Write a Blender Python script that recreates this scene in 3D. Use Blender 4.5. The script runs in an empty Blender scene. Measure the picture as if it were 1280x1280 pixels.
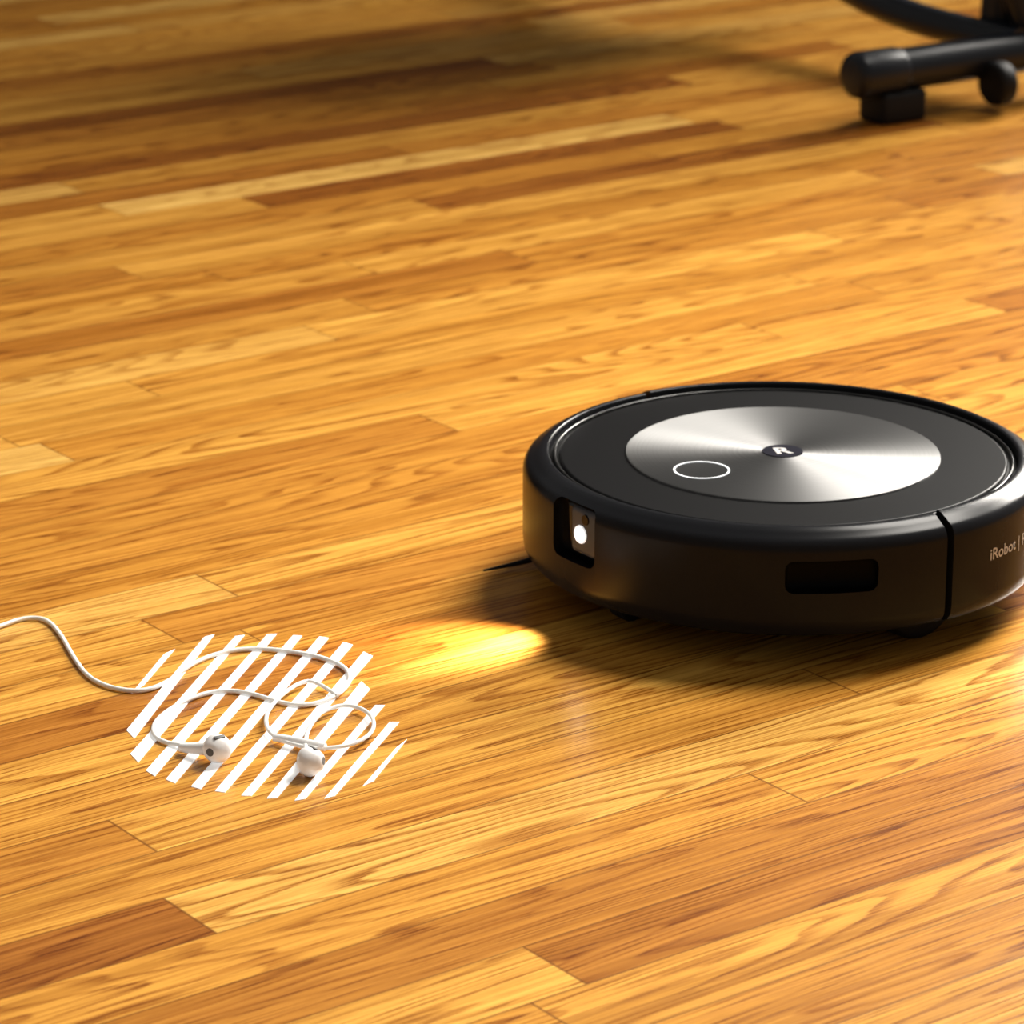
import bpy, bmesh, math
from mathutils import Vector, Matrix
R=math.radians
D=bpy.data
scene=bpy.context.scene
def link(o,parent=None):
    bpy.context.collection.objects.link(o)
    if parent: o.parent=parent
    return o
def empty(name,loc=(0,0,0),rz=0):
    e=D.objects.new(name,None);e.empty_display_size=.05;link(e);e.location=loc;e.rotation_euler=(0,0,rz);return e
def finish(me,ang=32):
    me.shade_smooth()
    me.set_sharp_from_angle(angle=R(ang))
# ---------------------------------------------------------------- materials
def simple(name,col,rough=.5,metal=0,emis=None,es=0,coat=0,noise_amt=.0,spec=.5):
    m=D.materials.new(name);m.use_nodes=True;nt=m.node_tree;b=nt.nodes["Principled BSDF"]
    b.inputs["Roughness"].default_value=rough;b.inputs["Metallic"].default_value=metal
    b.inputs["Coat Weight"].default_value=coat;b.inputs["Coat Roughness"].default_value=.08
    b.inputs["Specular IOR Level"].default_value=spec
    if emis: b.inputs["Emission Color"].default_value=(*emis,1);b.inputs["Emission Strength"].default_value=es
    tc=nt.nodes.new("ShaderNodeTexCoord");n=nt.nodes.new("ShaderNodeTexNoise");n.inputs["Scale"].default_value=900
    nt.links.new(tc.outputs["Object"],n.inputs["Vector"])
    cr=nt.nodes.new("ShaderNodeValToRGB");k=noise_amt
    cr.color_ramp.elements[0].color=(*[c*(1-k) for c in col],1);cr.color_ramp.elements[1].color=(*[min(1,c*(1+k)) for c in col],1)
    nt.links.new(n.outputs["Fac"],cr.inputs[0]);nt.links.new(cr.outputs[0],b.inputs["Base Color"])
    return m
BLK=simple("satin_black_plastic",(.006,.006,.006),.25,noise_amt=.15,spec=.4)
TOPM=simple("matte_black_top",(.0055,.0055,.006),.40,noise_amt=.2,spec=.07)
SHELL=simple("side_shell_charcoal",(.0100,.0104,.0122),.24,noise_amt=.2,spec=.09)
GLO=simple("gloss_black",(.003,.003,.004),.08,spec=.3)
SLOTM=simple("sensor_slot_black",(.0015,.0015,.0015),.5,spec=.05)
DKG=simple("underside_black",(.005,.005,.005),.6,spec=.1)
RUB=simple("rubber_black",(.006,.006,.007),.6,noise_amt=.2,spec=.2)
WHT=simple("white_plastic",(.88,.87,.86),.3,noise_amt=.01)
CAB=simple("white_cable",(.88,.87,.84),.42,noise_amt=.01)
GRY=simple("grey_mesh",(.10,.10,.10),.5,noise_amt=.4)
PRT=simple("light_grey_print",(.50,.49,.48),.5)
RNG=simple("button_ring_white",(.85,.87,.9),.4,emis=(.9,.95,1),es=.35)
LED=simple("led_emitter",(1,1,1),.3,emis=(1,.98,.95),es=14)
WIN=simple("sensor_window",(.070,.080,.098),.16,spec=.10)
STR=simple("hatch_graphic_glow",(.93,.93,.92),.45,emis=(1,1,1),es=.30,noise_amt=.01)  # flat overlay graphic, not tape; emission added to make the stripes whiter
STL=simple("bike_black_steel",(.007,.009,.014),.33,spec=.30)
WALL=simple("wall_paint_taupe",(.12,.09,.07),.8,noise_amt=.05)
MET=D.materials.new("brushed_steel");MET.use_nodes=True
nt=MET.node_tree;b=nt.nodes["Principled BSDF"]
b.inputs["Metallic"].default_value=1;b.inputs["Roughness"].default_value=.54
b.inputs["Anisotropic"].default_value=.80;b.inputs["Anisotropic Rotation"].default_value=.25
tg=nt.nodes.new("ShaderNodeTangent");tg.direction_type='RADIAL';tg.axis='Z'
nt.links.new(tg.outputs[0],b.inputs["Tangent"])
tc=nt.nodes.new("ShaderNodeTexCoord");ln=nt.nodes.new("ShaderNodeVectorMath");ln.operation='LENGTH'
nt.links.new(tc.outputs["Object"],ln.inputs[0])
nn=nt.nodes.new("ShaderNodeTexNoise");nn.noise_dimensions='1D';nn.inputs["Scale"].default_value=1800;nn.inputs["Detail"].default_value=3
nt.links.new(ln.outputs["Value"],nn.inputs["W"])
cr=nt.nodes.new("ShaderNodeValToRGB");cr.color_ramp.elements[0].color=(.14,.14,.14,1);cr.color_ramp.elements[1].color=(.225,.224,.223,1)
nt.links.new(nn.outputs["Fac"],cr.inputs[0]);nt.links.new(cr.outputs[0],b.inputs["Base Color"])

# ---- oak floor
W=.053
m=D.materials.new("oak_floor");m.use_nodes=True
nt=m.node_tree;N=nt.nodes;Lk=nt.links;bs=N["Principled BSDF"]
def M(op,a,b=None,c=None,clamp=False):
    n=N.new("ShaderNodeMath");n.operation=op;n.use_clamp=clamp
    for i,x in enumerate((a,b,c)):
        if x is None: continue
        if isinstance(x,(int,float)): n.inputs[i].default_value=x
        else: Lk.new(x,n.inputs[i])
    return n.outputs[0]
def comb(x,y,z=0.0):
    n=N.new("ShaderNodeCombineXYZ")
    for i,a in enumerate((x,y,z)):
        if isinstance(a,(int,float)): n.inputs[i].default_value=a
        else: Lk.new(a,n.inputs[i])
    return n.outputs[0]
def noise(vec,detail=2,rough=.5,dist=0):
    n=N.new("ShaderNodeTexNoise");n.inputs["Scale"].default_value=1
    n.inputs["Detail"].default_value=detail;n.inputs["Roughness"].default_value=rough;n.inputs["Distortion"].default_value=dist
    Lk.new(vec,n.inputs["Vector"]);return n.outputs["Fac"]
def ramp(f,stops):
    n=N.new("ShaderNodeValToRGB");Lk.new(f,n.inputs[0]);cr=n.color_ramp
    while len(cr.elements)>1: cr.elements.remove(cr.elements[-1])
    cr.elements[0].position=stops[0][0];cr.elements[0].color=stops[0][1]
    for p,c in stops[1:]:
        e=cr.elements.new(p);e.color=c
    return n.outputs[0]
def mix(f,a,b,bt='MIX'):
    n=N.new("ShaderNodeMix");n.data_type='RGBA';n.blend_type=bt
    if isinstance(f,(int,float)): n.inputs[0].default_value=f
    else: Lk.new(f,n.inputs[0])
    for i,x in ((6,a),(7,b)):
        if isinstance(x,tuple): n.inputs[i].default_value=x
        else: Lk.new(x,n.inputs[i])
    return n.outputs[2]
tc=N.new("ShaderNodeTexCoord");mp=N.new("ShaderNodeMapping");mp.inputs["Rotation"].default_value=(0,0,-R(36.5))
mp.inputs["Location"].default_value=(.255,-.276,0)
Lk.new(tc.outputs["Object"],mp.inputs[0])
sp=N.new("ShaderNodeSeparateXYZ");Lk.new(mp.outputs[0],sp.inputs[0]);u=sp.outputs[0];v=sp.outputs[1]
vw=M('DIVIDE',v,W);row=M('FLOOR',vw);fv=M('FRACT',vw)
def wn1(x):
    n=N.new("ShaderNodeTexWhiteNoise");n.noise_dimensions='1D';Lk.new(x,n.inputs["W"]);return n.outputs["Value"]
r1=wn1(row);r2=wn1(M('ADD',row,91.7))
Lr=M('MULTIPLY_ADD',r1,.55,.5)
u2=M('ADD',M('DIVIDE',u,Lr),M('MULTIPLY',r2,13.7));col=M('FLOOR',u2);fu=M('FRACT',u2)
wn2=N.new("ShaderNodeTexWhiteNoise");wn2.noise_dimensions='2D';Lk.new(comb(row,col),wn2.inputs["Vector"])
pv=wn2.outputs["Value"];sc=N.new("ShaderNodeSeparateColor");Lk.new(wn2.outputs["Color"],sc.inputs[0]);ra,rb,rc=sc.outputs
seed=M('MULTIPLY',ra,40.0);seedb=M('MULTIPLY',rb,40.0)
base=ramp(pv,[(0,(.34,.115,.014,1)),(.10,(.48,.188,.023,1)),(.3,(.64,.288,.038,1)),(.8,(.77,.392,.064,1)),(1,(.87,.52,.125,1))])
vf=M('MULTIPLY_ADD',rc,18,13)
n1=noise(comb(M('ADD',M('MULTIPLY',u,1.5),seed),M('ADD',M('MULTIPLY',v,vf),seedb),seed),1.5,.40,.1)
n1b=noise(comb(M('MULTIPLY',u,14),M('MULTIPLY',v,90),seed),2,.6)
rings=M('FRACT',M('ADD',M('MULTIPLY',n1,20.0),M('MULTIPLY',n1b,.55)))
rl=ramp(rings,[(0,(0,0,0,1)),(.5,(.06,.06,.06,1)),(.78,(.85,.85,.85,1)),(.90,(1,1,1,1)),(.96,(.2,.2,.2,1)),(1,(0,0,0,1))])
n2=noise(comb(M('ADD',M('MULTIPLY',u,4.5),seedb),M('MULTIPLY',v,300),seed),4,.72)
n3=noise(comb(M('MULTIPLY',u,20),M('MULTIPLY',v,760),seed),1.5,.5)
pore=ramp(n3,[(.52,(0,0,0,1)),(.57,(1,1,1,1))])
med=ramp(n2,[(.45,(0,0,0,1)),(.57,(1,1,1,1))])
n4=noise(comb(M('MULTIPLY',u,1.2),M('MULTIPLY',v,60),seedb),3,.55)
ringf=M('MULTIPLY',rl,M('MULTIPLY_ADD',rb,.40,.45))
dk=mix(1.0,base,(.46,.30,.14,1),'MULTIPLY')
c=mix(ringf,base,dk)
c=mix(M('MULTIPLY',med,M('MULTIPLY_ADD',rl,.30,.30)),c,dk)
c=mix(M('MULTIPLY',pore,M('MULTIPLY_ADD',rl,.55,.32)),c,mix(1.0,c,(.45,.31,.19,1),'MULTIPLY'))
lt=ramp(n4,[(.3,(.78,.72,.62,1)),(.7,(1.16,1.22,1.40,1))])
c=mix(1.0,c,lt,'MULTIPLY')
ev=M('MINIMUM',fv,M('SUBTRACT',1.0,fv))
eu=M('MULTIPLY',M('MINIMUM',fu,M('SUBTRACT',1.0,fu)),Lr)
gap=M('MAXIMUM',M('LESS_THAN',ev,.013),M('LESS_THAN',eu,.0008))
c=mix(M('MULTIPLY',gap,.68),c,(.13,.042,.006,1))
Lk.new(c,bs.inputs["Base Color"])
bs.inputs["Roughness"].default_value=.26;bs.inputs["Specular IOR Level"].default_value=.5
bp=N.new("ShaderNodeBump");bp.inputs["Strength"].default_value=.15;bp.inputs["Distance"].default_value=.001
Lk.new(M('SUBTRACT',M('MULTIPLY',med,-.3),gap),bp.inputs["Height"]);Lk.new(bp.outputs[0],bs.inputs["Normal"])

def boxmesh(name,x0,x1,y0,y1,z0,z1,mat,bev=0,parent=None,seg=3):
    bm=bmesh.new();bmesh.ops.create_cube(bm,size=1)
    for vv in bm.verts: vv.co=Vector(((x0+x1)/2+vv.co.x*(x1-x0),(y0+y1)/2+vv.co.y*(y1-y0),(z0+z1)/2+vv.co.z*(z1-z0)))
    if bev: bmesh.ops.bevel(bm,geom=list(bm.edges),offset=bev,segments=seg,profile=.5,affect='EDGES')
    me=D.meshes.new(name);bm.to_mesh(me);bm.free();me.materials.append(mat)
    if bev: finish(me,60)
    return link(D.objects.new(name,me),parent)
boxmesh("floor",-6,6,-2,7.6,-.05,0,m)
boxmesh("wall_back",-6,6,7.6,7.7,0,2.7,WALL)

# ---------------------------------------------------------------- lathe helpers
def lathe(name,prof,a0,a1,seg,mat,parent,closed_prof=False,ang=32):
    bm=bmesh.new();full=abs(a1-a0)>=359.9
    n=seg if full else seg+1
    rings=[]
    for i in range(n):
        a=R(a0+(a1-a0)*i/seg);c,s=math.cos(a),math.sin(a)
        rings.append([bm.verts.new((r*c,r*s,z)) for r,z in prof])
    k=len(prof)
    for i in range(seg):
        A=rings[i];B=rings[(i+1)%n]
        for j in range(k if closed_prof else k-1):
            bm.faces.new((A[j],B[j],B[(j+1)%k],A[(j+1)%k]))
    if closed_prof and not full:
        bm.faces.new(rings[0]);bm.faces.new(list(reversed(rings[-1])))
    bmesh.ops.remove_doubles(bm,verts=bm.verts,dist=1e-6)
    bmesh.ops.recalc_face_normals(bm,faces=bm.faces)
    me=D.meshes.new(name);bm.to_mesh(me);bm.free();me.materials.append(mat);finish(me,ang)
    return link(D.objects.new(name,me),parent)
def arc(cx,cz,r,a0,a1,n):
    return [(cx+r*math.cos(R(a0+(a1-a0)*i/n)),cz+r*math.sin(R(a0+(a1-a0)*i/n))) for i in range(n+1)]
def tube(name,pts,rad,mat,parent=None,radii=None,res=8,smooth=True):
    cu=D.curves.new(name,'CURVE');cu.dimensions='3D';cu.bevel_depth=rad;cu.bevel_resolution=4;cu.use_fill_caps=True
    s=cu.splines.new('NURBS' if smooth else 'POLY');s.points.add(len(pts)-1)
    for i,p in enumerate(pts):
        s.points[i].co=(*p,1);s.points[i].radius=radii[i] if radii else 1
    if smooth: s.order_u=3;s.use_endpoint_u=True;s.resolution_u=res
    tmp=D.objects.new(name+"_c",cu);link(tmp)
    bpy.context.view_layer.update()
    me=D.meshes.new_from_object(tmp.evaluated_get(bpy.context.evaluated_depsgraph_get()))
    D.objects.remove(tmp);me.name=name;me.materials.clear();me.materials.append(mat);finish(me,50)
    return link(D.objects.new(name,me),parent)
def cyl(name,p0,p1,r0,r1,mat,parent=None,seg=40,bev=0):
    p0=Vector(p0);p1=Vector(p1);d=p1-p0;L=d.length
    if bev: prof=[(0,0)]+[(r0-bev+bev*math.sin(R(t)),bev-bev*math.cos(R(t))) for t in (0,30,60,90)]+[(r1-bev+bev*math.cos(R(t)),L-bev+bev*math.sin(R(t))) for t in (0,30,60,90)]+[(0,L)]
    else: prof=[(0,0),(r0,0),(r1,L),(0,L)]
    o=lathe(name,prof,0,360,seg,mat,parent)
    o.matrix_local=Matrix.Translation(p0)@d.to_track_quat('Z','Y').to_matrix().to_4x4()
    return o

# ---------------------------------------------------------------- robot vacuum
CX,CY=.1767,2.1576;RZ=R(216)
rv=empty("robot_vacuum",(CX,CY,0),RZ)
def loc(x,y,z):
    p=Matrix.Rotation(-RZ,3,'Z')@Vector((x-CX,y-CY,0));return (p.x,p.y,z)
lathe("chassis",[(0,.013),(.140,.013),(.152,.017),(.1555,.024),(.1555,.082),(.1500,.0845),(0,.0845)],0,360,128,DKG,rv)
outer=[(.1510,.0205),(.160,.0205),(.1660,.0225),(.1690,.027),(.1697,.033),(.1697,.0735)]+arc(.1602,.0762,.0095,0,66,7)+[(.1610,.0868),(.1575,.0890)]+arc(.1544,.0878,.0018,80,180,5)+[(.1524,.080)]
bump=lathe("bumper",outer,-92.4,86.5,110,SHELL,rv,True)
cut1=boxmesh("c1",.1568,.19,-.0250,.0190,.0460,.0840,GLO,.006)
cut2=boxmesh("c2",-.012,.02,-.0290,.0290,-.0105,.0105,SLOTM,.0055)
cut1.matrix_world=Matrix.Translation((CX,CY,0))@Matrix.Rotation(RZ,4,'Z')
cut2.matrix_world=Matrix.Translation((CX,CY,0))@Matrix.Rotation(RZ+R(60.3),4,'Z')@Matrix.Translation((.172,0,.061))
for cc in (cut1,cut2):
    md=bump.modifiers.new("b",'BOOLEAN');md.operation='DIFFERENCE';md.object=cc;md.solver='EXACT'
    try: md.material_mode='TRANSFER'
    except: pass
bpy.context.view_layer.update()
me=D.meshes.new_from_object(bump.evaluated_get(bpy.context.evaluated_depsgraph_get()))
bump.modifiers.clear();bump.data=me;me.set_sharp_from_angle(angle=R(30))
D.objects.remove(cut1);D.objects.remove(cut2)
boxmesh("sensor_housing",.150,.1625,-.0240,.0182,.0475,.0825,GLO,.004,rv)
boxmesh("sensor_window",.155,.1642,-.0130,.0165,.0495,.0810,WIN,.004,rv)
cyl("camera_lens",(.162,.004,.0745),(.1650,.004,.0745),.0038,.0033,GLO,rv)
cyl("led_glow_bezel",(.162,-.001,.0638),(.1652,-.001,.0638),.0064,.0058,simple("led_painted_glow",(.7,.7,.7),.3,metal=0,emis=(1,1,1),es=.7),rv)  # bezel emission stands in for the LED's faint glow around it
cyl("led_lens",(.162,-.001,.0638),(.1656,-.001,.0638),.0046,.0042,LED,rv)
def slotpart(o):
    o.matrix_local=Matrix.Rotation(R(60.3),4,'Z')@o.matrix_local;return o
slotpart(boxmesh("side_sensor_window",.150,.1640,.012,.027,.052,.070,GLO,.003,rv))
outer2=[(r+.0010 if r>.158 else r,z+(.0010 if z>.06 else 0)) for r,z in outer]
lathe("rear_shell",outer2,88,266.2,110,SHELL,rv,True)
lathe("inner_trim_ring",[(.1478,.0850)]+arc(.1490,.0862,.0010,180,0,6)+[(.1500,.083)],0,360,128,BLK,rv)
lathe("top_plate",[(0,.0866),(.1440,.0866)]+arc(.1440,.0848,.0018,80,0,5)+[(.1458,.080)],0,360,160,TOPM,rv)
lathe("metal_disc",[(0,.0882),(.1012,.0882),(.1024,.0876),(.1026,.0860)],0,360,160,MET,rv)
o=lathe("power_button_ring",[(.0170,.0880),(.0170,.0886),(.0182,.0886),(.0182,.0880)],0,360,64,RNG,rv,True);o.location=(.068,0,0)
lathe("badge",[(0,.0888),(.0132,.0888),(.0136,.0881)],0,360,64,simple("badge_dark",(.012,.012,.02),.3,spec=.2),rv)
def textmesh(s,size,name,mat,parent,fn,bold=0):
    cu=D.curves.new(name,'FONT');cu.body=s;cu.size=size;cu.offset=bold;cu.resolution_u=6
    t=D.objects.new(name,cu);link(t);bpy.context.view_layer.update()
    me=D.meshes.new_from_object(t.evaluated_get(bpy.context.evaluated_depsgraph_get()));D.objects.remove(t)
    bm=bmesh.new();bm.from_mesh(me);bmesh.ops.triangulate(bm,faces=bm.faces)
    bmesh.ops.subdivide_edges(bm,edges=[e for e in bm.edges if e.calc_length()>.004],cuts=2)
    bmesh.ops.triangulate(bm,faces=bm.faces)
    for vv in bm.verts: vv.co=Vector(fn(vv.co.x,vv.co.y))
    bm.to_mesh(me);bm.free();me.name=name;me.materials.clear();me.materials.append(mat)
    return link(D.objects.new(name,me),parent)
ca,sa=math.cos(-RZ+R(10)),math.sin(-RZ+R(10))
textmesh("R",.018,"badge_mark",PRT,rv,lambda x,y:((x-.006)*ca-(y-.0062)*sa,(x-.006)*sa+(y-.0062)*ca,.0890),.0006)
RR=.1710
textmesh("iRobot | Roomba",.0108,"side_lettering",PRT,rv,lambda x,y:(RR*math.cos(R(99.0)+x/RR),RR*math.sin(R(99.0)+x/RR),.0550+y),.00008)
for i,s in enumerate((-1,1)):
    cyl("drive_wheel_%d"%(i+1),(0,s*.116,.031),(0,s*.140,.031),.031,.031,RUB,rv,bev=.004)
cyl("caster_wheel",(.128,-.008,.009),(.128,.008,.009),.009,.009,RUB,rv,bev=.002)
cyl("caster_mount",(.128,0,.012),(.128,0,.020),.014,.018,DKG,rv)
hub=Vector(loc(.052,2.217,.009))
cyl("side_brush_hub",(hub.x,hub.y,.004),(hub.x,hub.y,.020),.011,.013,RUB,rv)
for i,aw in enumerate((0,120,240)):
    tip=Vector(loc(-.019,2.1663,0));v0=tip-Vector((hub.x,hub.y,0));v0=Matrix.Rotation(R(aw),3,'Z')@v0
    nrm=Vector((-v0.y,v0.x,0))
    pts=[]
    for t in (0,.3,.6,.85,1):
        p=Vector((hub.x,hub.y,0))+v0*t+nrm*(.10*math.sin(math.pi*t)); pts.append((p.x,p.y,.010-.0072*t))
    tube("side_brush_arm_%d"%(i+1),pts,.0028,RUB,rv,radii=[1,.9,.7,.5,.25])

# ---------------------------------------------------------------- earphones
ep=empty("wired_earphones",(0,0,0))
mainp=[(-3500,20258),(-3381,20471),(-3252,20630),(-3121,20791),(-2976,20776),(-2850,20500),(-2718,20076),(-2589,19735),(-2422,19548),(-2223,19495),(-2085,19668),(-1992,19938),(-1841,20146),(-1649,20244),(-1421,20202),(-1190,20090),(-1030,19930),(-975,19690),(-1050,19420),(-1219,19261),(-1390,19313),(-1595,19495),(-1790,19522),(-1960,19365),(-2089,19108),(-2117,18906),(-2072,18733),(-1927,18635),(-1800,18560)]
secp=[(-1050,19420),(-1191,19640),(-1300,19590),(-1414,19313),(-1463,19044),(-1422,18782),(-1300,18623),(-1133,18539),(-930,18587),(-800,18807),(-830,19100),(-980,19250),(-1131,19140),(-1196,18856),(-1200,18600),(-1180,18420)]
mp_=[(x/1e4,y/1e4,.0017) for x,y in mainp]
mp_=[(-.62,1.93,.0017),(-.50,1.90,.0017),(-.42,1.945,.0017)]+mp_
mp_[-1]=(*mp_[-1][:2],.006)
tube("cable",mp_,.0014,CAB,ep,res=10)
sp_=[(x/1e4,y/1e4,.0038) for x,y in secp]
sp_[0]=(*sp_[0][:2],.002);sp_[-1]=(*sp_[-1][:2],.006)
tube("cable_branch",sp_,.00125,CAB,ep,res=10)
tube("cable_splitter",[(-.1010,1.964,.002),(-.1025,1.952,.0024),(-.1065,1.942,.002)],.0024,WHT,ep,radii=[.7,1,.7])
tube("inline_remote",[(-.1385,1.871,.0042),(-.123,1.8635,.0044),(-.108,1.856,.0042)],.0030,WHT,ep,radii=[.8,1,.8])
def bud(pre,pos,stem_az,face_az,tilt):
    e=D.objects.new(pre,None);link(e,ep);e.location=pos
    prof=[(0,-.0062),(.003,-.0061),(.0062,-.0050),(.0082,-.0022),(.0087,.0005),(.0080,.0032),(.0066,.0056),(.0052,.0074),(.0040,.0084),(.0022,.0090),(0,.0091)]
    hd=lathe("ear_tip",prof,0,360,40,WHT,e,ang=80)
    hd.rotation_euler=(R(tilt),0,face_az)
    g=lathe("speaker_grille",[(0,.00925),(.0022,.0091),(.0026,.0088),(0,.0086)],0,360,24,GRY,e);g.rotation_euler=hd.rotation_euler
    s2=boxmesh("rear_vent",-.0034,.0034,-.0012,.0012,.0076,.0089,GRY,.0004,e)
    s2.rotation_euler=(R(20),0,face_az+R(55))
    v=Vector((math.cos(stem_az),math.sin(stem_az),0))
    tube("stem",[tuple(v*.004+Vector((0,0,-.001))),tuple(v*.014+Vector((0,0,-.0035))),tuple(v*.026+Vector((0,0,-.0048)))],.0035,WHT,e,radii=[1.2,1,.75])
    return e
bud("earbud_left",(-.1690,1.8430,.0088),R(150),R(-25),85)
bud("earbud_right",(-.1155,1.8230,.0088),R(100),R(75),80)

# ---------------------------------------------------------------- hatched marking
st=[((-.2270,1.9575),(-.2136,2.0216)),((-.2238,1.8856),(-.1910,2.05)),((-.2177,1.8492),(-.1718,2.05)),((-.2062,1.8266),(-.1517,2.0529)),((-.1937,1.815),(-.1354,2.05)),((-.1784,1.8057),(-.1186,2.0471)),((-.1644,1.8),(-.1029,2.0358)),((-.1491,1.7943),(-.0896,2.0174)),((-.1345,1.7908),(-.0890,1.9641)),((-.1187,1.7886),(-.0791,1.9313)),((-.1023,1.792),(-.0695,1.9044)),((-.0815,1.8115),(-.0643,1.871))]
bm=bmesh.new();cxm,cym=-.146,1.92
for a,b2 in st:
    w=.0029
    sl=[]
    for p in (a,b2):
        k=-(p[0]-cxm)/(p[1]-cym) if abs(p[1]-cym)>.02 else 0
        k=max(-2.2,min(2.2,k*2.2))
        sl.append(((p[0]-w,p[1]-w*k),(p[0]+w,p[1]+w*k)))
    q=[sl[0][0],sl[0][1],sl[1][1],sl[1][0]]
    vs=[bm.verts.new((x,y,.0004)) for x,y in q]+[bm.verts.new((x,y,0.0)) for x,y in q]
    bm.faces.new(vs[:4])
    for i in range(4): bm.faces.new((vs[i],vs[i+4],vs[(i+1)%4+4],vs[(i+1)%4]))
bmesh.ops.recalc_face_normals(bm,faces=bm.faces)
me=D.meshes.new("hatched_floor_marking");bm.to_mesh(me);bm.free();me.materials.append(STR);link(D.objects.new("hatched_floor_marking",me))

# ---------------------------------------------------------------- exercise bike
bk=empty("exercise_bike",(.57,3.72,0),R(34.8))
cyl("rear_stabiliser",(-.235,0,.053),(.235,0,.053),.0225,.0225,STL,bk)
for i,s in enumerate((-1,1)):
    cyl("stabiliser_cap_%d"%(i+1),(s*.195,0,.053),(s*.264,0,.053),.0250,.0250,STL,bk,bev=.010)
    boxmesh("rubber_foot_%d"%(i+1),s*.205-.030,s*.205+.030,-.022,.022,0,.034,RUB,.006,bk)
    cyl("leveling_wheel_%d"%(i+1),(s*.085-.010,-.030,.030),(s*.085+.012,-.030,.030),.0235,.0235,RUB,bk,bev=.006)
    cyl("front_foot_%d"%(i+1),(s*.22,1.0,0),(s*.22,1.0,.03),.022,.018,RUB,bk)
cyl("front_stabiliser",(-.25,1.0,.05),(.25,1.0,.05),.0235,.0235,STL,bk)
tube("main_beam",[(-.03,-.005,.062),(-.03,.06,.062),(-.03,.22,.066),(0,.42,.10),(0,.66,.16),(0,1.0,.055)],.018,STL,bk)
tube("support_arch",[(.0,.0,.065),(-.03,.03,.16),(-.02,.10,.30),(0,.30,.42)],.021,STL,bk)
cyl("seat_post",(0,.06,.07),(0,.02,.80),.024,.018,STL,bk)
boxmesh("saddle",-.09,.09,-.12,.13,.80,.86,RUB,.028,bk,5)
cyl("flywheel_housing",(-.045,.56,.34),(.045,.56,.34),.20,.20,STL,bk,seg=64,bev=.015)
cyl("crank_axle",(-.11,.40,.32),(.11,.40,.32),.014,.014,STL,bk)
for i,s in enumerate((-1,1)):
    cyl("crank_arm_%d"%(i+1),(s*.10,.40,.32),(s*.10,.40+s*.10,.32-s*.13),.012,.010,STL,bk)
    boxmesh("pedal_%d"%(i+1),s*.15-.045,s*.15+.045,.40+s*.10-.04,.40+s*.10+.04,.32-s*.13-.012,.32-s*.13+.012,RUB,.008,bk)
cyl("handle_post",(0,.66,.40),(0,.70,1.12),.026,.020,STL,bk)
tube("handlebar",[(-.24,.48,1.12),(-.24,.64,1.14),(-.12,.72,1.13),(0,.70,1.12),(.12,.72,1.13),(.24,.64,1.14),(.24,.48,1.12)],.015,RUB,bk)
boxmesh("console",-.10,.10,.70,.74,1.10,1.24,GLO,.012,bk)

# ---------------------------------------------------------------- camera
cam=D.cameras.new("camera");co=link(D.objects.new("camera",cam))
co.location=(0,0,.7685);co.rotation_euler=(math.pi/2-R(18.5),0,0)
cam.lens=121.8;cam.sensor_width=36
cam.dof.use_dof=True;cam.dof.focus_distance=2.0;cam.dof.aperture_fstop=15
scene.camera=co
# ---------------------------------------------------------------- light
w=D.worlds.new("world");scene.world=w;w.use_nodes=True
w.node_tree.nodes["Background"].inputs[0].default_value=(1,.96,.90,1);w.node_tree.nodes["Background"].inputs[1].default_value=.22
def aim(o,loc_,tgt):
    o.location=loc_;o.rotation_euler=(Vector(tgt)-Vector(loc_)).to_track_quat('-Z','Y').to_euler()
l=D.lights.new("window_light","AREA");o=link(D.objects.new("window_light",l));l.size=1.4;l.energy=98;l.color=(1,.95,.87);l.spread=R(85);aim(o,(2.6,6.0,2.2),(.8,2.3,0))
l=D.lights.new("added_pool_spot","SPOT");o=link(D.objects.new("added_pool_spot",l));l.energy=610;l.color=(1,.95,.87);l.spot_size=R(80);l.spot_blend=1;l.shadow_soft_size=.6;aim(o,(1.3,3.2,2.5),(.15,1.75,0))  # unseen spot, added to pool light mid-floor and leave the far left darker
sp=D.lights.new("robot_headlight","SPOT");so=link(D.objects.new("headlight_beam",sp),rv)
so.location=(.1685,-.001,.0638)
tgt=Vector(loc(-.026,2.034,0));d=tgt-Vector(so.location)
so.rotation_euler=d.to_track_quat('-Z','Y').to_euler()
sp.energy=6.0;sp.spot_size=R(60);sp.spot_blend=1;sp.color=(1,.92,.86);sp.shadow_soft_size=.006
scene.view_settings.view_transform='Standard'
